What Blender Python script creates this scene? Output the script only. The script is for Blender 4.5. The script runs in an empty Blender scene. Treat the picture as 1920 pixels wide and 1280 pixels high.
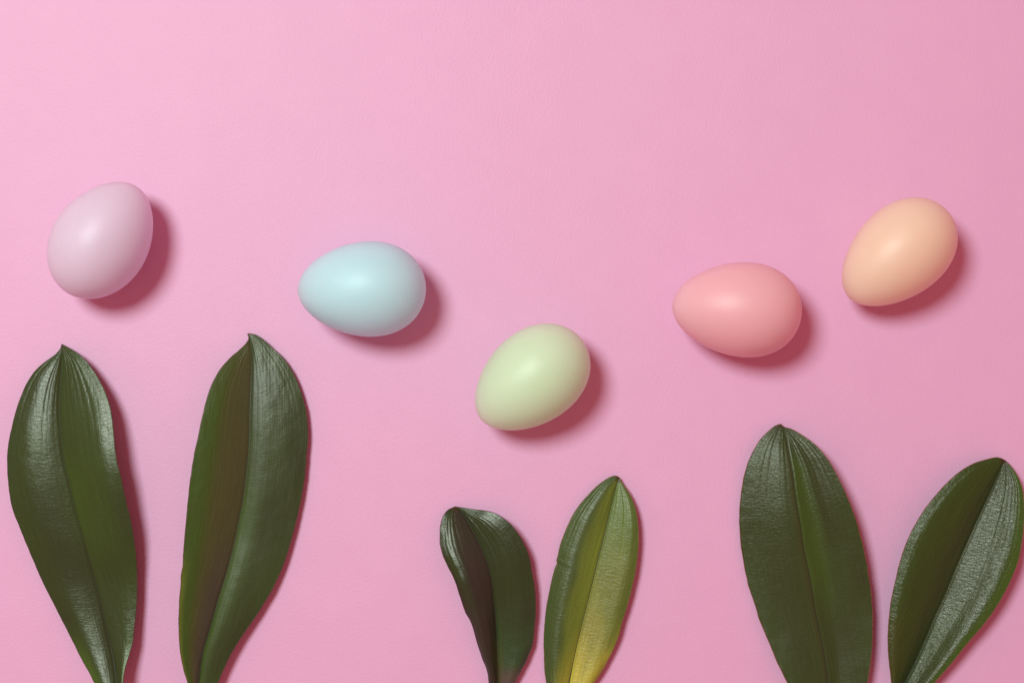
import bpy, math
import numpy as np

# ------------------------------------------------------------------ scene scale
# Layout measurements are in "layout units" (1 unit = 0.25 mm); an egg is about 60 mm long.
S = 0.00025
CX, CY = 960.0, 640.0          # middle of the sheet
CAM_H = 3200.0                 # camera height above the paper, layout units

scene = bpy.context.scene
col = scene.collection

# ------------------------------------------------------------------ camera
cam_data = bpy.data.cameras.new('camera')
cam_data.lens = 60.0
cam_data.sensor_width = 36.0
cam_data.clip_start = 0.01
cam_data.clip_end = 20.0
cam = bpy.data.objects.new('camera', cam_data)
cam.location = (0, 0, CAM_H * S)
cam.rotation_euler = (0, 0, 0)
col.objects.link(cam)
scene.camera = cam

# ------------------------------------------------------------------ world: dim warm fill of the studio room
world = bpy.data.worlds.new('World')
scene.world = world
world.use_nodes = True
bg = world.node_tree.nodes['Background']
bg.inputs['Color'].default_value = (1.0, 0.31, 0.30, 1)
bg.inputs['Strength'].default_value = 0.45

# ------------------------------------------------------------------ key light: round softbox, upper left
ld = bpy.data.lights.new('softbox_lamp', 'AREA')
ld.shape = 'DISK'
ld.size = 0.53
ld.energy = 24.2
ld.color = (0.81, 1.0, 0.97)
lamp = bpy.data.objects.new('softbox_lamp', ld)
lamp.location = (-0.565, 0.49, 1.56)
from mathutils import Vector
lamp.rotation_euler = (Vector((0.42, -0.28, 0.0)) - Vector(lamp.location)).to_track_quat('-Z', 'Y').to_euler()
col.objects.link(lamp)

scene.view_settings.view_transform = 'Standard'
scene.view_settings.look = 'None'
scene.view_settings.exposure = 0.0
scene.view_settings.gamma = 1.0
scene.render.resolution_x = 1024
scene.render.resolution_y = 682
scene.cycles.max_bounces = 10
scene.cycles.diffuse_bounces = 6


# ------------------------------------------------------------------ helpers
def tag(o, label=None, category=None, group=None, kind=None):
    if label: o['label'] = label
    if category: o['category'] = category
    if group: o['group'] = group
    if kind: o['kind'] = kind


def world_xy(px, py, z=0.0):
    """A measured outline point at height z (units) -> metres."""
    k = (CAM_H - z) / CAM_H * S
    return (px - CX) * k, -(py - CY) * k


def new_mat(name):
    m = bpy.data.materials.new(name)
    m.use_nodes = True
    nt = m.node_tree
    return m, nt, nt.nodes['Principled BSDF']


def node(nt, t, **kw):
    n = nt.nodes.new(t)
    for k, v in kw.items():
        if hasattr(n, k):
            setattr(n, k, v)
        else:
            n.inputs[k].default_value = v
    return n


def grid_mesh(name, V, closed=False):
    """V: (N, M, 3) array of points -> quad grid mesh."""
    N, M, _ = V.shape
    me = bpy.data.meshes.new(name)
    idx = np.arange(N * M).reshape(N, M)
    if closed:
        a = idx[:-1, :]; b = np.roll(idx, -1, axis=1)[:-1, :]
        c = np.roll(idx, -1, axis=1)[1:, :]; d = idx[1:, :]
    else:
        a = idx[:-1, :-1]; b = idx[:-1, 1:]; c = idx[1:, 1:]; d = idx[1:, :-1]
    F = np.stack([a, b, c, d], -1).reshape(-1, 4)
    return me, V.reshape(-1, 3), F


def fill_mesh(me, verts, faces, smooth=True):
    me.vertices.add(len(verts))
    me.vertices.foreach_set('co', np.asarray(verts, np.float32).ravel())
    nf = len(faces)
    me.loops.add(nf * 4)
    me.loops.foreach_set('vertex_index', np.asarray(faces, np.int32).ravel())
    me.polygons.add(nf)
    me.polygons.foreach_set('loop_start', np.arange(0, nf * 4, 4, dtype=np.int32))
    me.polygons.foreach_set('loop_total', np.full(nf, 4, np.int32))
    me.polygons.foreach_set('use_smooth', np.full(nf, smooth, bool))
    me.update(calc_edges=True)
    me.validate()
    return me


# ------------------------------------------------------------------ paper sheet
def paper_material():
    m, nt, b = new_mat('pink_paper')
    L = nt.links
    tc = node(nt, 'ShaderNodeTexCoord')
    # mottled pulp colour, very slight
    n1 = node(nt, 'ShaderNodeTexNoise', Scale=55.0, Detail=4.0, Roughness=0.6)
    L.new(tc.outputs['Object'], n1.inputs['Vector'])
    ramp = node(nt, 'ShaderNodeValToRGB')
    ramp.color_ramp.elements[0].position = 0.3
    ramp.color_ramp.elements[0].color = (0.790, 0.434, 0.652, 1)
    ramp.color_ramp.elements[1].position = 0.7
    ramp.color_ramp.elements[1].color = (0.810, 0.450, 0.668, 1)
    L.new(n1.outputs['Fac'], ramp.inputs['Fac'])
    L.new(ramp.outputs['Color'], b.inputs['Base Color'])
    b.inputs['Roughness'].default_value = 0.52
    b.inputs['Specular IOR Level'].default_value = 0.48
    # embossed pastel-paper tooth: two noises
    n2 = node(nt, 'ShaderNodeTexNoise', Scale=900.0, Detail=3.0, Roughness=0.55, Distortion=0.3)
    n3 = node(nt, 'ShaderNodeTexNoise', Scale=210.0, Detail=2.0, Roughness=0.5)
    L.new(tc.outputs['Object'], n2.inputs['Vector'])
    L.new(tc.outputs['Object'], n3.inputs['Vector'])
    mx = node(nt, 'ShaderNodeMath', operation='MULTIPLY_ADD')
    mx.inputs[1].default_value = 0.25
    L.new(n3.outputs['Fac'], mx.inputs[0])
    L.new(n2.outputs['Fac'], mx.inputs[2])
    bp = node(nt, 'ShaderNodeBump', Strength=1.0, Distance=0.00012)
    L.new(mx.outputs[0], bp.inputs['Height'])
    L.new(bp.outputs['Normal'], b.inputs['Normal'])
    return m


def build_paper():
    # a real sheet, slightly wavy, larger than the view
    n = 161
    xs = np.linspace(-0.75, 0.75, n); ys = np.linspace(-0.6, 0.6, n)
    X, Y = np.meshgrid(xs, ys)
    Z = 0.00012 * np.sin(X * 19 + 1.0) * np.cos(Y * 15 + .4) - 0.00013
    me, v, f = grid_mesh('paper_surface', np.stack([X, Y, Z], -1))
    fill_mesh(me, v, f)
    o = bpy.data.objects.new('paper_surface', me)
    me.materials.append(paper_material())
    col.objects.link(o)
    tag(o, 'smooth pink pastel paper sheet with fine embossed tooth under everything', kind='structure')
    return o


build_paper()


# ------------------------------------------------------------------ eggs
def egg_material(name, rgb):
    m, nt, b = new_mat(name)
    L = nt.links
    tc = node(nt, 'ShaderNodeTexCoord')
    n1 = node(nt, 'ShaderNodeTexNoise', Scale=60.0, Detail=3.0, Roughness=0.55)
    L.new(tc.outputs['Object'], n1.inputs['Vector'])
    ramp = node(nt, 'ShaderNodeValToRGB')
    e = ramp.color_ramp.elements
    e[0].position = 0.3; e[0].color = (*[c * 0.985 for c in rgb], 1)
    e[1].position = 0.7; e[1].color = (*[min(1, c * 1.015) for c in rgb], 1)
    L.new(n1.outputs['Fac'], ramp.inputs['Fac'])
    L.new(ramp.outputs['Color'], b.inputs['Base Color'])
    b.inputs['Roughness'].default_value = 0.46
    b.inputs['Specular IOR Level'].default_value = 0.5
    b.inputs['Subsurface Weight'].default_value = 1.0
    b.inputs['Subsurface Radius'].default_value = (1.0, 0.9, 0.85)
    b.inputs['Subsurface Scale'].default_value = 0.035
    n2 = node(nt, 'ShaderNodeTexNoise', Scale=900.0, Detail=2.0)
    n3 = node(nt, 'ShaderNodeTexNoise', Scale=70.0, Detail=2.0)
    L.new(tc.outputs['Object'], n2.inputs['Vector'])
    L.new(tc.outputs['Object'], n3.inputs['Vector'])
    b1 = node(nt, 'ShaderNodeBump', Strength=0.25, Distance=0.00006)
    L.new(n2.outputs['Fac'], b1.inputs['Height'])
    b2 = node(nt, 'ShaderNodeBump', Strength=0.5, Distance=0.00012)
    L.new(n3.outputs['Fac'], b2.inputs['Height'])
    L.new(b1.outputs['Normal'], b2.inputs['Normal'])
    L.new(b2.outputs['Normal'], b.inputs['Normal'])
    return m


EGGS = [
    # centre x, y, half length, half width, c1, c2, pointed end angle, colour, name, label
    (190.5, 449, 119, 88.5, 0.085, -0.055, 56.5, (0.700, 0.610, 0.735), 'lilac',
     'pale lilac easter egg standing apart at the far left above the tallest leaf pair'),
    (678.5, 541.8, 120, 88.7, 0.142, 0.001, 180.9, (0.495, 0.830, 0.885), 'light_blue',
     'light blue easter egg lying on its side, pointed end left'),
    (996, 710.4, 120.6, 86.5, 0.122, -0.023, 218.3, (0.600, 0.860, 0.550), 'light_green',
     'pale green easter egg, lowest of the eggs, above the two small leaves'),
    (1381.9, 579.6, 121, 88.1, 0.155, 0.006, 176.5, (0.830, 0.470, 0.500), 'coral_pink',
     'coral pink easter egg lying on its side, pointed end left'),
    (1683.5, 476.2, 121.8, 84.4, 0.140, -0.013, 221.0, (0.850, 0.630, 0.470), 'peach',
     'peach orange easter egg tilted, furthest right beside the coral pink one'),
]


def build_egg(cx, cy, a, b, c1, c2, ang, rgb, cname, label):
    NL, NR = 97, 96
    th = np.linspace(0, np.pi, NL)
    ph = np.linspace(0, 2 * np.pi, NR, endpoint=False)
    x = np.cos(th)
    r = b * np.sin(th) * (1 - c1 * x + c2 * x * x)
    # tiny moulded nub at the pointed end
    X = a * x + (0.0 if cname == 'lilac' else 0.8) * np.exp(-(th / 0.13) ** 2)
    V = np.zeros((NL, NR, 3))
    V[..., 0] = X[:, None]
    V[..., 1] = r[:, None] * np.cos(ph)[None]
    V[..., 2] = r[:, None] * np.sin(ph)[None]
    rm = r.max()
    k = (CAM_H - rm) / CAM_H * S
    me, v, f = grid_mesh('egg', V * k, closed=True)
    f = f[:, ::-1]
    fill_mesh(me, v, f)
    # weld poles
    import bmesh
    bm = bmesh.new(); bm.from_mesh(me)
    bmesh.ops.remove_doubles(bm, verts=bm.verts, dist=1e-7)
    bmesh.ops.recalc_face_normals(bm, faces=bm.faces)
    for fc in bm.faces: fc.smooth = True
    bm.to_mesh(me); bm.free()
    o = bpy.data.objects.new('easter_egg', me)
    wx, wy = world_xy(cx, cy, rm)
    o.location = (wx, wy, rm * k - 0.00005)
    o.rotation_euler = (0, 0, math.radians(ang))
    me.materials.append(egg_material(cname + '_egg_paint', rgb))
    col.objects.link(o)
    tag(o, label, 'egg', 'pastel eggs scattered over the pink paper')
    return o


for e in EGGS:
    build_egg(*e)


# ------------------------------------------------------------------ leaves
def catmull(pts, n):
    """Smooth curve through pts, resampled to n points by arc length (0..1)."""
    P = np.asarray(pts, float)
    P = np.vstack([2 * P[0] - P[1], P, 2 * P[-1] - P[-2]])
    out = []
    for i in range(1, len(P) - 2):
        p0, p1, p2, p3 = P[i - 1], P[i], P[i + 1], P[i + 2]
        # centripetal knots
        t1 = np.linalg.norm(p1 - p0) ** .5 + 1e-9
        t2 = t1 + np.linalg.norm(p2 - p1) ** .5 + 1e-9
        t3 = t2 + np.linalg.norm(p3 - p2) ** .5 + 1e-9
        t = np.linspace(t1, t2, 24, endpoint=False)[:, None]
        A1 = (t1 - t) / t1 * p0 + t / t1 * p1
        A2 = (t2 - t) / (t2 - t1) * p1 + (t - t1) / (t2 - t1) * p2
        A3 = (t3 - t) / (t3 - t2) * p2 + (t - t2) / (t3 - t2) * p3
        B1 = (t2 - t) / t2 * A1 + t / t2 * A2
        B2 = (t3 - t) / (t3 - t1) * A2 + (t - t1) / (t3 - t1) * A3
        out.append((t2 - t) / (t2 - t1) * B1 + (t - t1) / (t2 - t1) * B2)
    C = np.vstack(out + [P[-2:-1]])
    s = np.concatenate([[0], np.cumsum(np.linalg.norm(np.diff(C, axis=0), axis=1))])
    s /= s[-1]
    # the tip gets a denser sampling
    u = np.linspace(0, 1, n)
    u = u ** 1.25
    return np.stack([np.interp(u, s, C[:, k]) for k in range(2)], 1)


def smooth_interp(x, xs, ys):
    """Monotone-ish smooth interpolation (cubic Hermite)."""
    xs = np.asarray(xs, float); ys = np.asarray(ys, float)
    d = np.gradient(ys, xs)
    x = np.clip(x, xs[0], xs[-1])
    i = np.clip(np.searchsorted(xs, x, side='right') - 1, 0, len(xs) - 2)
    h = xs[i + 1] - xs[i]; t = (x - xs[i]) / h
    return ((2 * t**3 - 3 * t**2 + 1) * ys[i] + (t**3 - 2 * t**2 + t) * h * d[i]
            + (-2 * t**3 + 3 * t**2) * ys[i + 1] + (t**3 - t**2) * h * d[i + 1])


def vnoise(x, y, seed):
    """Smooth 2-D value noise, -1..1."""
    xi = np.floor(x).astype(np.int64); yi = np.floor(y).astype(np.int64)
    fx = x - xi; fy = y - yi
    fx = fx * fx * (3 - 2 * fx); fy = fy * fy * (3 - 2 * fy)

    def h(a, b):
        n = (a * 374761393 + b * 668265263 + seed * 974634777) & 0xffffffff
        n = ((n ^ (n >> 13)) * 1274126177) & 0xffffffff
        return ((n ^ (n >> 16)) & 0xffff) / 32767.5 - 1
    return ((h(xi, yi) * (1 - fx) + h(xi + 1, yi) * fx) * (1 - fy)
            + (h(xi, yi + 1) * (1 - fx) + h(xi + 1, yi + 1) * fx) * fy)


def leaf_material(name, rough, crinkle, crinkle_end):
    m, nt, b = new_mat(name)
    L = nt.links
    at = node(nt, 'ShaderNodeAttribute', attribute_name='tissue')
    uv = node(nt, 'ShaderNodeUVMap', uv_map='UVMap')
    # fine parallel streaks of the leaf tissue
    mp = node(nt, 'ShaderNodeMapping'); mp.inputs['Scale'].default_value = (0.42, 0.012, 1)
    L.new(uv.outputs['UV'], mp.inputs['Vector'])
    st = node(nt, 'ShaderNodeTexNoise', Scale=1.0, Detail=3.0, Roughness=0.6)
    L.new(mp.outputs['Vector'], st.inputs['Vector'])
    mp2 = node(nt, 'ShaderNodeMapping'); mp2.inputs['Scale'].default_value = (0.35, 0.35, 1)
    L.new(uv.outputs['UV'], mp2.inputs['Vector'])
    sp = node(nt, 'ShaderNodeTexNoise', Scale=1.0, Detail=4.0, Roughness=0.7)
    L.new(mp2.outputs['Vector'], sp.inputs['Vector'])
    ad = node(nt, 'ShaderNodeMath', operation='ADD')
    L.new(st.outputs['Fac'], ad.inputs[0]); L.new(sp.outputs['Fac'], ad.inputs[1])
    mr = node(nt, 'ShaderNodeMapRange')
    mr.inputs['From Min'].default_value = 0.6; mr.inputs['From Max'].default_value = 1.4
    mr.inputs['To Min'].default_value = 0.74; mr.inputs['To Max'].default_value = 1.26
    L.new(ad.outputs[0], mr.inputs['Value'])
    mul = node(nt, 'ShaderNodeVectorMath', operation='SCALE')
    L.new(at.outputs['Color'], mul.inputs[0]); L.new(mr.outputs['Result'], mul.inputs['Scale'])
    L.new(mul.outputs['Vector'], b.inputs['Base Color'])
    # gloss varies over the cuticle
    mr2 = node(nt, 'ShaderNodeMapRange')
    mr2.inputs['To Min'].default_value = rough - 0.08; mr2.inputs['To Max'].default_value = rough + 0.08
    L.new(sp.outputs['Fac'], mr2.inputs['Value'])
    L.new(mr2.outputs['Result'], b.inputs['Roughness'])
    b.inputs['Specular IOR Level'].default_value = 0.5
    b.inputs['Specular Tint'].default_value = (1.0, 0.93, 0.82, 1)
    # crosswise crinkles of the skin
    mp3 = node(nt, 'ShaderNodeMapping'); mp3.inputs['Scale'].default_value = (0.10, 0.26, 1)
    L.new(uv.outputs['UV'], mp3.inputs['Vector'])
    cr = node(nt, 'ShaderNodeTexNoise', Scale=1.0, Detail=5.0, Roughness=0.62, Distortion=0.6)
    L.new(mp3.outputs['Vector'], cr.inputs['Vector'])
    b1 = node(nt, 'ShaderNodeBump', Strength=crinkle, Distance=0.00025)
    L.new(cr.outputs['Fac'], b1.inputs['Height'])
    # the skin is most wrinkled towards the tip and smoother towards the stalk
    sx = node(nt, 'ShaderNodeSeparateXYZ')
    L.new(uv.outputs['UV'], sx.inputs[0])
    fade = node(nt, 'ShaderNodeMapRange')
    fade.inputs['From Min'].default_value = 140.0; fade.inputs['From Max'].default_value = 360.0
    fade.inputs['To Min'].default_value = crinkle; fade.inputs['To Max'].default_value = crinkle * crinkle_end
    L.new(sx.outputs['Y'], fade.inputs['Value'])
    L.new(fade.outputs['Result'], b1.inputs['Strength'])
    mp4 = node(nt, 'ShaderNodeMapping'); mp4.inputs['Scale'].default_value = (0.30, 0.006, 1)
    L.new(uv.outputs['UV'], mp4.inputs['Vector'])
    ln = node(nt, 'ShaderNodeTexNoise', Scale=1.0, Detail=2.0, Roughness=0.5)
    L.new(mp4.outputs['Vector'], ln.inputs['Vector'])
    b2 = node(nt, 'ShaderNodeBump', Strength=0.35, Distance=0.0002)
    L.new(ln.outputs['Fac'], b2.inputs['Height'])
    L.new(b1.outputs['Normal'], b2.inputs['Normal'])
    L.new(b2.outputs['Normal'], b.inputs['Normal'])
    return m


def plain_leaf_mat(name, rgb, rough=0.5):
    m, nt, b = new_mat(name)
    tc = node(nt, 'ShaderNodeTexCoord')
    n = node(nt, 'ShaderNodeTexNoise', Scale=180.0, Detail=3.0)
    nt.links.new(tc.outputs['Object'], n.inputs['Vector'])
    r = node(nt, 'ShaderNodeValToRGB')
    r.color_ramp.elements[0].position = .3; r.color_ramp.elements[1].position = .7
    r.color_ramp.elements[0].color = (*[c * .75 for c in rgb], 1)
    r.color_ramp.elements[1].color = (*[c * 1.25 for c in rgb], 1)
    nt.links.new(n.outputs['Fac'], r.inputs['Fac'])
    nt.links.new(r.outputs['Color'], b.inputs['Base Color'])
    b.inputs['Roughness'].default_value = rough
    return m


def tube_along(P, R, sides=8):
    """P (N,3) path, R (N,) radius -> verts, faces."""
    T = np.gradient(P, axis=0)
    T /= np.linalg.norm(T, axis=1)[:, None] + 1e-12
    up = np.array([0, 0, 1.0])
    B = np.cross(T, up); B /= np.linalg.norm(B, axis=1)[:, None] + 1e-12
    Nn = np.cross(B, T)
    a = np.linspace(0, 2 * np.pi, sides, endpoint=False)
    V = P[:, None] + R[:, None, None] * (np.cos(a)[None, :, None] * B[:, None] + np.sin(a)[None, :, None] * Nn[:, None])
    return V


G = np.array
def mix(a, b, f):
    f = np.clip(f, 0, 1)[..., None]
    return a * (1 - f) + b * f
def sstep(a, b, x):
    t = np.clip((x - a) / (b - a), 0, 1)
    return t * t * (3 - 2 * t)


# tissue colours (linear)
GREEN = G([0.040, 0.060, 0.014])
BRIGHT = G([0.052, 0.092, 0.010])
DEEP = G([0.030, 0.038, 0.014])
PURPLE = G([0.066, 0.050, 0.034])
OLIVE = G([0.15, 0.16, 0.022])
YELLOW = G([0.56, 0.40, 0.040])


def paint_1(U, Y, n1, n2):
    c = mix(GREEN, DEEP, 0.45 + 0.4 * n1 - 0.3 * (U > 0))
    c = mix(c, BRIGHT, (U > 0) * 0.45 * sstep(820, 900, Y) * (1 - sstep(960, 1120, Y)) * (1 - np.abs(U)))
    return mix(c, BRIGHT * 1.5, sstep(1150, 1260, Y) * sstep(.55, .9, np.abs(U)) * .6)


def paint_2(U, Y, n1, n2):
    c = mix(GREEN, DEEP, 0.35 + 0.4 * n1)
    s = -U
    left = (U < 0)
    brown = G([0.074, 0.068, 0.020])
    cl = mix(BRIGHT * G([.9, .85, 1.1]), brown, sstep(.78, .45, s) * .95)
    cl = mix(cl, brown, (1 - sstep(640, 760, Y)) * .8)
    cl = mix(cl, PURPLE, sstep(.62, .15, s) * (0.25 + .65 * sstep(980, 1120, Y)) * sstep(640, 700, Y))
    cl = mix(cl, G([0.17, 0.17, .02]), sstep(.82, 1, s) * sstep(1020, 1100, Y) * .6)
    c = np.where(left[..., None], cl, c)
    c = mix(c, BRIGHT, (U > 0) * sstep(.55, 0, U) * sstep(860, 960, Y) * .5)
    return c


def paint_3(U, Y, n1, n2):
    dk = DEEP * G([0.85, 0.9, .95])
    c = mix(GREEN * .8, dk, 0.5 + 0.4 * n1)
    s = -U
    pur = G([0.042, 0.028, 0.022])
    c = mix(c, pur, (U < 0) * (sstep(.75, .45, s) * (.85 * sstep(1160, 1080, Y)) + sstep(1030, 1200, Y) * .85) * (.9 + .3 * n2))
    c = mix(c, G([0.030, .018, .014]), (U < 0) * sstep(.9, .99, s) * .5)
    c = mix(c, G([0.030, 0.058, 0.016]), (U > 0) * sstep(1140, 1220, Y) * .8)
    c = mix(c, G([0.028, .018, .016]), (U > 0) * sstep(.72, .98, U) * sstep(1170, 1240, Y) * .9)
    c = mix(c, G([0.12, .05, .05]), sstep(1240, 1275, Y) * (U > 0) * .7)
    c = mix(c, G([0.10, .07, .015]), sstep(1180, 1260, Y) * sstep(.3, .0, np.abs(U)) * .6)
    return c


def paint_4(U, Y, n1, n2):
    st = vnoise(U * 17, Y / 70, 91) * .6 + vnoise(U * 40, Y / 22, 92) * .4
    Y = Y + 26 * st
    base = G([0.130, 0.155, 0.028])
    c = mix(base, GREEN * 1.1, 0.25 + .3 * n1)
    s = np.abs(U)
    L = U < 0
    # left half: grey green outside, yellow band beside the rib
    cl = mix(OLIVE * G([.95, 1.0, 1.0]), GREEN * 1.0, sstep(.30, .66, s + .10 * n2))
    cl = mix(cl, G([0.19, 0.21, 0.026]), sstep(.36, .02, s) * sstep(950, 1040, Y) * sstep(1240, 1120, Y) * .8)
    cl = mix(cl, G([0.075, 0.098, 0.026]), sstep(.25, .7, s) * .75)
    cl = mix(cl, YELLOW * G([.75, .8, 1]), sstep(1150, 1275, Y - 130 * s) * .7)
    # right half: pale green turning yellow towards the stalk
    cr = mix(G([0.125, 0.16, 0.034]), G([0.17, 0.17, .026]), sstep(950, 1100, Y))
    cr = mix(cr, YELLOW * G([.62, .66, 1]), sstep(1080, 1210, Y + 30 * n2 - 50 * s) * .8)
    cr = mix(cr, YELLOW, sstep(1175, 1285, Y + 14 * n2 - 25 * s))
    cr = mix(cr, G([0.085, 0.11, 0.02]), sstep(.6, .95, s) * sstep(1250, 1130, Y) * .75)
    cr = mix(cr, G([0.22, 0.075, 0.02]), sstep(.8, 1.0, s) * sstep(1215, 1255, Y) * .7)
    out = np.where(L[..., None], cl, cr)
    spots = sstep(.80, .92, vnoise(U * 26, Y / 7.5, 95)) * sstep(1000, 1160, Y)
    return mix(out, G([0.13, 0.075, 0.02]), spots * .45)


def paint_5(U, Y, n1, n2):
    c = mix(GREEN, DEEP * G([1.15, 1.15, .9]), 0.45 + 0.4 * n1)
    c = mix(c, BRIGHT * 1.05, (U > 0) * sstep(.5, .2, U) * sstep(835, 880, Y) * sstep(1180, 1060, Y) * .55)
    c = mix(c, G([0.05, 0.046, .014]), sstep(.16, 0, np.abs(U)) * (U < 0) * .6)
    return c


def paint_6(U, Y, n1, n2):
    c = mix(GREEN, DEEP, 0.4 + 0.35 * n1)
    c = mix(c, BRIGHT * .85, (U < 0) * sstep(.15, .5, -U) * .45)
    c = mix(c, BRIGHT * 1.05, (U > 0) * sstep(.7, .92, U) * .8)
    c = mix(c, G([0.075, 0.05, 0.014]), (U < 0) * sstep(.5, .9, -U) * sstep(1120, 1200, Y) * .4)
    return c


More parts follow.
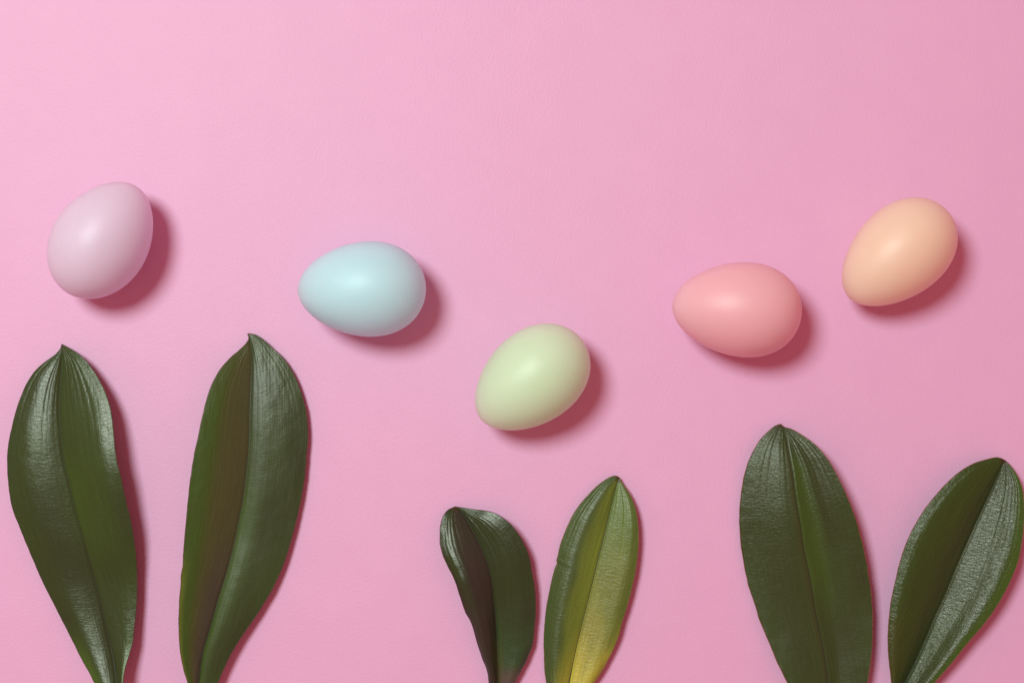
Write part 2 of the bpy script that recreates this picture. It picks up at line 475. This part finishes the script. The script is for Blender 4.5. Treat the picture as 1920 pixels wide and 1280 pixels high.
LEAVES = [
 dict(
  label='long dark green leaf at the far left, glossy near its pointed tip',
  L=[(115.6,645),(114,652),(106,662.5),(90.4,674.4),(71.8,689),(53,714),(34.5,757),(22.6,799),(15.4,839),(13.8,871),(16,905.6),(22.5,948),(36.6,987.5),(53.4,1028),(74.5,1077.5),(101,1131),(126.5,1181.5),(152,1232),(177,1278.6),(200,1322),(216,1362)],
  M=[(115.6,645),(115.8,652),(116,679.7),(112,727.6),(111,770),(114.3,812.6),(119.6,860),(129,900),(137,937.5),(149,982),(166,1043.7),(180,1094),(194,1153),(208,1212.5),(218,1271.5),(222,1320),(222,1364)],
  R=[(115.6,645),(130,653),(149,665),(165,681),(181,703.6),(195,730),(206,762),(212.6,807),(218,860),(224.6,887),(234,929.5),(242,965),(249,999),(254.5,1041),(257,1083),(256,1128),(251.7,1173),(247.5,1207),(240.4,1232),(233.4,1254.6),(230.5,1280),(229,1320),(228,1362)],
  ky=[645,700,800,900,1000,1100,1200,1280,1364],
  zm=[16,25,38,42,36,25,31,48,70],
  dl=[0,5,9,10,10,10,10,6,2],
  dr=[0,9,22,30,24,12,9,6,2],
  pl=[(0,0),(.3,.5),(.65,.5),(1,-.5)], pr=[(0,0),(.4,.62),(.75,.98),(1,.98)],
  vein=1.5, rough=.31, crinkle=.6, paint=paint_1, crinkle_end=.9, edge=(0.075,0.05,0.018)),
 dict(
  label='long leaf second from the left, left half tinged brown purple, hooked tip',
  L=[(464,625),(466.4,634.5),(461.4,643.8),(448,657),(429.5,673),(412,694),(397.6,719.5),(387,751),(379,783),(369.8,825.8),(361.8,865.6),(356.5,902.8),(353.5,930),(350,965),(346.6,1004),(343.4,1043.8),(343.2,1060.6),(340.4,1074.7),(338.7,1100),(336,1136.6),(335.3,1173),(337.6,1215),(343,1249),(351.6,1278.6),(358,1310),(360,1350)],
  M=[(464,625),(468,634.5),(470.7,647.8),(472,674),(470,719.5),(468,772.6),(466.7,825.8),(462.7,879),(456.2,931),(447.8,976),(439.4,1015.6),(425.3,1071.9),(408.5,1125),(394.4,1176),(380.3,1223.8),(373.3,1271.6),(368,1310),(366,1350)],
  R=[(464,625),(471,626),(480,628),(496,638.5),(514.5,655.8),(533,674),(546.4,694),(559.7,722),(570.3,756.7),(575.6,786),(576.4,825.8),(573,868),(568,914),(560,953.8),(549,998.8),(537.8,1038),(526.6,1069),(512.5,1100),(492.8,1133.8),(470.3,1167.5),(450.6,1195.7),(433.8,1223.8),(421,1249),(408.5,1278.6),(390,1318),(374,1350)],
  ky=[625,700,800,900,1000,1100,1200,1280,1350],
  zm=[12,17,23,25,26,31,35,36,38],
  dl=[0,16,32,38,38,32,22,10,2],
  dr=[0,3,6,7,6,6,5,3,1],
  pl=[(0,0),(.4,.52),(.8,.95),(1,1.08)], pr=[(0,0),(.2,.5),(.55,.15),(1,-1)],
  vein=1.2, rough=.35, crinkle=.35, paint=paint_2, edge=(0.10,0.055,0.02)),
 dict(
  label='shortest leaf, dark with a purple brown left half and wavy left edge',
  L=[(854,949.4),(841.6,955),(830.6,967.5),(826,986),(825,1008),(827.5,1030),(837,1055),(847.8,1077),(857,1098.8),(865,1123.8),(872.8,1147),(882,1163),(890,1186),(897.8,1214),(907,1239),(914.4,1259.7),(916.6,1278.4),(922,1310),(928,1345)],
  M=[(854,949.4),(857.5,951.5),(865,959.7),(877.5,978),(891.6,1005),(905.6,1033),(915,1058),(922.8,1092.5),(927.5,1136),(930.6,1177),(932.8,1223.8),(934.4,1273.8),(934,1310),(934,1346)],
  R=[(854,949.4),(863.4,951),(890,955),(921,959.7),(943,970.6),(962,987.8),(977.5,1011),(990,1039),(997.8,1073.8),(1002.5,1105),(1004,1139),(1001.9,1173.8),(997.8,1208),(990,1230),(977.5,1255),(965,1278.4),(950,1312),(940,1345)],
  ky=[949,1000,1050,1150,1220,1280,1346],
  zm=[12,23,27,17,14,16,20],
  dl=[0,10,20,26,22,12,2],
  dr=[0,12,13,12,10,7,2],
  pl=[(0,0),(.4,.75),(.8,1),(1,.7)], pr=[(0,0),(.25,.4),(.6,.85),(1,.8)],
  vein=1.4, rough=.31, crinkle=.45, paint=paint_3, edge=(0.075,0.04,0.018), wavy=2.5),
 dict(
  label='slim yellowing green leaf, bright yellow towards its stalk, nicked left edge',
  L=[(1161.9,895.6),(1156,892.2),(1149,892.5),(1136.9,898),(1121,909.7),(1105.6,925),(1090,942.5),(1076,962.8),(1063.4,987.8),(1054,1011),(1047.8,1033),(1045.2,1046),(1043.6,1050),(1045,1054),(1040,1067.5),(1033.8,1092.5),(1027.5,1123.8),(1022.8,1155),(1020.3,1192.5),(1020.6,1233),(1024.4,1277),(1034,1315),(1046,1352)],
  M=[(1161.9,895.6),(1159.4,899.5),(1154,917.5),(1146,948.8),(1136.9,986),(1127.5,1023.8),(1118,1061),(1108.8,1098.8),(1097.8,1142.5),(1086.9,1186),(1077.5,1226.9),(1068,1273.8),(1060,1315),(1054,1353)],
  R=[(1161.9,895.6),(1164,900),(1169.7,909.7),(1180.6,926.9),(1190,948.8),(1195.3,973.8),(1197.5,1005),(1195.6,1036),(1191.6,1067.5),(1185.3,1098.8),(1177.5,1130),(1168,1161),(1160.3,1189.4),(1149.4,1217.5),(1136.9,1242.5),(1124.4,1264.4),(1113,1281),(1088,1318),(1062,1352)],
  ky=[893,950,1050,1150,1250,1353],
  zm=[11,16,17,14,13,18],
  dl=[0,6,8,9,8,2],
  dr=[0,10,13,14,11,2],
  pl=[(0,0),(.4,.9),(.6,1),(1,-.6)], pr=[(0,0),(.4,.55),(.8,1),(1,.85)],
  vein=1.2, rough=.34, crinkle=.85, paint=paint_4, crinkle_end=1.0, edge=(0.24,0.11,0.025)),
 dict(
  label='broad oval dark green leaf with blunt tip, second from the right',
  L=[(1464.6,794.8),(1455.5,797.4),(1445,804.5),(1433,815.7),(1421,831),(1410.8,848),(1402.7,867.5),(1395.5,892),(1390.5,920),(1387.4,948.8),(1386.4,973),(1388,999.5),(1390,1022),(1393.5,1046),(1398.6,1074.8),(1405.7,1103),(1413.8,1127.7),(1420,1146),(1423.5,1160),(1437,1190.6),(1447,1215),(1457.5,1241.4),(1467.7,1261.7),(1476.8,1279),(1505,1330),(1540,1380)],
  M=[(1464.6,794.8),(1469.7,803),(1473.8,818.8),(1479.8,851),(1486,883.8),(1490,916),(1495,948.8),(1500,979),(1507,1028),(1518.4,1083),(1528.6,1146),(1536.7,1184.5),(1543.8,1221),(1550,1259.7),(1552,1290),(1553,1340),(1552,1382)],
  R=[(1464.6,794.8),(1470.7,800.5),(1482,803.5),(1496,810.6),(1512.3,820.8),(1528.6,834),(1544.8,851),(1559,871.6),(1571,894),(1583.4,920),(1595.6,948.8),(1605.8,977),(1614,1005.6),(1621,1036),(1628,1072.8),(1633,1109.4),(1635.8,1146),(1636.3,1182.5),(1634.6,1219),(1631,1249.5),(1626,1281),(1600,1335),(1564,1380)],
  ky=[795,850,950,1050,1150,1280,1382],
  zm=[16,32,40,34,28,30,36],
  dl=[0,-11,-24,-23,-12,2,0],
  dr=[0,10,20,20,16,10,0],
  pl=[(0,0),(.25,.08),(.5,.36),(1,1)], pr=[(0,0),(.25,-.25),(.6,.35),(1,.95)],
  vein=1.5, rough=.32, crinkle=.95, paint=paint_5, crinkle_end=.3, edge=(0.22,0.075,0.028)),
 dict(
  label='dark green leaf at the far right, its right half silvery with sheen',
  L=[(1884.5,862.7),(1877,859),(1868.6,857.4),(1851,861),(1826.4,868.7),(1801.8,882.8),(1777,903.9),(1756,926.7),(1735,953),(1717.4,981),(1701.6,1013),(1689,1048),(1678.7,1090),(1670,1132.5),(1666.4,1167.7),(1665.3,1202.8),(1667.4,1241.5),(1671.7,1280),(1674,1320),(1672,1362)],
  M=[(1884.5,862.7),(1882.3,867),(1868.6,896.8),(1851,935.5),(1830,981),(1812.4,1020),(1791,1069),(1773.7,1111.4),(1752.6,1157),(1735,1199),(1713.9,1245),(1696,1283),(1685,1320),(1678,1363)],
  R=[(1884.5,862.7),(1893,870.5),(1907,889.8),(1916,911),(1920.3,942.6),(1920,981),(1916,1016.4),(1909,1051.6),(1896.8,1083),(1881,1115),(1861.6,1146.6),(1840.5,1174.7),(1815.9,1202.8),(1791,1234.5),(1770,1259),(1752.6,1278.5),(1720,1318),(1688,1360)],
  ky=[858,950,1050,1150,1280,1363],
  zm=[14,19,19,16,19,26],
  dl=[0,20,28,28,18,2],
  dr=[0,26,36,36,22,2],
  pl=[(0,0),(.4,.62),(.8,1),(1,.82)], pr=[(0,0),(.4,.44),(.8,.94),(1,.98)],
  vein=1.4, rough=.27, crinkle=1.15, paint=paint_6, crinkle_end=.85, edge=(0.22,0.08,0.028)),
]


def build_leaf(d, seed):
    N, H = 420, 72
    Lc, Mc, Rc = catmull(d['L'], N), catmull(d['M'], N), catmull(d['R'], N)
    sgrid = np.linspace(0, 1, H) ** 0.92
    U = np.concatenate([-sgrid[::-1], sgrid[1:]])               # -1..1
    K = len(U)
    s = np.abs(U)[None, :]
    px = np.where(U[None] < 0, Mc[:, :1] + (Lc[:, :1] - Mc[:, :1]) * s, Mc[:, :1] + (Rc[:, :1] - Mc[:, :1]) * s)
    py = np.where(U[None] < 0, Mc[:, 1:] + (Lc[:, 1:] - Mc[:, 1:]) * s, Mc[:, 1:] + (Rc[:, 1:] - Mc[:, 1:]) * s)
    my = Mc[:, 1]
    zm = smooth_interp(my, d['ky'], d['zm'])[:, None]
    dl = smooth_interp(my, d['ky'], d['dl'])[:, None]
    dr = smooth_interp(my, d['ky'], d['dr'])[:, None]
    fl = smooth_interp(s, *zip(*d['pl'])); fr = smooth_interp(s, *zip(*d['pr']))
    Z = zm + np.where(U[None] < 0, dl * fl, dr * fr)
    # width factor: 0 at tip and stalk
    wl = np.linalg.norm(Lc - Mc, axis=1)[:, None]; wr = np.linalg.norm(Rc - Mc, axis=1)[:, None]
    W = np.where(U[None] < 0, wl, wr)
    wf = sstep(0, 30, W)
    tip = sstep(0, 260, my - my[0])[:, None]                    # 0 at tip
    stalk = sstep(0, 120, my[-1] - my)[:, None]
    # lengthwise veins, strongest near the tip, each wandering a little
    rng = np.random.RandomState(seed)
    veins = [.14, .27, .40, .52, .64, .76, .87]
    rel = np.zeros_like(Z)
    for side in (-1, 1):
        msk = (np.sign(U) == side)[None]
        for v in veins:
            vc = v + rng.uniform(-.025, .025) + .012 * vnoise(my / 90, my * 0 + v * 50, seed + 7)[:, None]
            wd = rng.uniform(.022, .036)
            a = rng.uniform(.1, 1.3)
            rel -= msk * a * np.exp(-((s - vc) / wd) ** 2)
            rel += msk * a * .45 * np.exp(-((s - vc - 2.1 * wd) / (wd * 1.6)) ** 2)
    Z = Z + d['vein'] * .30 * rel * wf * (0.12 + 0.88 * (1 - tip)) 
    # soft buckling
    Z = Z + wf * (1.0 * vnoise(px / 60, py / 95, seed) +   .4 * vnoise(px / 24, py / 42, seed + 1)
                  + .2 * vnoise(px / 10, py / 13, seed + 2)) * s ** .5
    if d.get('wavy'):
        Z = Z + d['wavy'] * (U[None] < 0) * s ** 2 * vnoise(py / 26, py * 0 + 3.3, seed + 3) * stalk
    # groove at the midrib
    gw = 3.2 / np.maximum(W, 6)
    Z = Z - 1.3 * np.exp(-(s / gw) ** 2) * wf
    Z = np.maximum(Z, 5.0)
    k = (CAM_H - Z) / CAM_H * S
    # uneven outline
    nx = .55 * vnoise(my / 13, my * 0 + 1.5, seed + 4)[:, None] + .3 * vnoise(my / 5, my * 0 + 9.5, seed + 5)[:, None]
    px = px + nx * s ** 4 * wf
    top = np.stack([(px - CX) * k, -(py - CY) * k, Z * S], -1)
    th = (3.2 * (1 - s ** 6 * .7) * (0.35 + .65 * wf)) * S
    bot = top.copy(); bot[..., 2] -= th
    # closed shell: ring = top left..right, then bottom right..left
    ring = np.concatenate([top, bot[:, ::-1]], axis=1)
    root = bpy.data.objects.new('orchid_leaf', None)
    base = Mc[-1]
    bx, by = world_xy(base[0], base[1], 0)
    root.location = (bx, by, 0)
    root.empty_display_size = 0.01
    col.objects.link(root)
    off = np.array([bx, by, 0])
    me, v, f = grid_mesh('blade', ring - off, closed=True)
    f = f[:, ::-1]
    fill_mesh(me, v, f)
    # attributes
    n1 = vnoise(U[None] * 2.2 + 0 * py, py / 120, seed + 8)
    n2 = vnoise(px / 26, py / 40, seed + 9)
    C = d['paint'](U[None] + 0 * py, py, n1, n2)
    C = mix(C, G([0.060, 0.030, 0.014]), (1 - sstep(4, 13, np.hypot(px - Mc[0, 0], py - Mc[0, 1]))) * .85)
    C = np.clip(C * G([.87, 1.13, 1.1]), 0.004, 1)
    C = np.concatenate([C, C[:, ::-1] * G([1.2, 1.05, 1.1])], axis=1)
    ca = me.color_attributes.new('tissue', 'FLOAT_COLOR', 'POINT')
    ca.data.foreach_set('color', np.concatenate([C, np.ones(C.shape[:2] + (1,))], -1).astype(np.float32).ravel())
    dist = np.concatenate([[0], np.cumsum(np.linalg.norm(np.diff(Mc, axis=0), axis=1))])[:, None]
    uvv = np.stack([U[None] * np.minimum(np.maximum(W, 30), 200) + seed * 300, dist + 0 * U[None]], -1)
    uvv = np.concatenate([uvv, uvv[:, ::-1]], axis=1).reshape(-1, 2)
    uvl = me.uv_layers.new(name='UVMap')
    vi = np.empty(len(me.loops), np.int32); me.loops.foreach_get('vertex_index', vi)
    uvl.data.foreach_set('uv', uvv[vi].astype(np.float32).ravel())
    me.materials.append(leaf_material('leaf_tissue', d['rough'], d['crinkle'], d.get('crinkle_end', .5)))
    blade = bpy.data.objects.new('blade', me)
    blade.parent = root
    col.objects.link(blade)
    # midrib lying in the groove
    mid = top[:, H - 1].copy()
    mid = mid[6:-2]
    mid[:, 2] += 0.1 * S
    R = np.interp(np.linspace(0, 1, len(mid)), [0, .1, .8, 1], [.3, .6, .8, 2.2]) * S
    V = tube_along(mid - off, R, 8)
    me2, v2, f2 = grid_mesh('midrib', V, closed=True)
    fill_mesh(me2, v2, f2)
    mc = d.get('rib', (0.026, 0.030, 0.010))
    me2.materials.append(plain_leaf_mat('midrib_tissue', mc, .5))
    o2 = bpy.data.objects.new('midrib', me2); o2.parent = root; col.objects.link(o2)
    # thin margin running round the blade
    left, right = top[:, 0], top[:, -1]
    path = np.concatenate([left[::-1][:-1], right[0:]])
    path = path.copy(); path[:, 2] -= 0.6 * S
    # drop near-duplicate points round the tip
    keep = [0]
    for i in range(1, len(path)):
        if np.linalg.norm(path[i] - path[keep[-1]]) > 0.9 * S:
            keep.append(i)
    path = path[keep]
    V = tube_along(path - off, np.full(len(path), .75 * S), 6)
    me3, v3, f3 = grid_mesh('margin', V, closed=True)
    fill_mesh(me3, v3, f3)
    me3.materials.append(plain_leaf_mat('margin_tissue', d['edge'], .5))
    o3 = bpy.data.objects.new('margin', me3); o3.parent = root; col.objects.link(o3)
    tag(root, d['label'], 'leaf', 'green leaves standing upright like rabbit ears along the bottom')
    return root


for i, d in enumerate(LEAVES):
    build_leaf(d, 11 + i * 17)
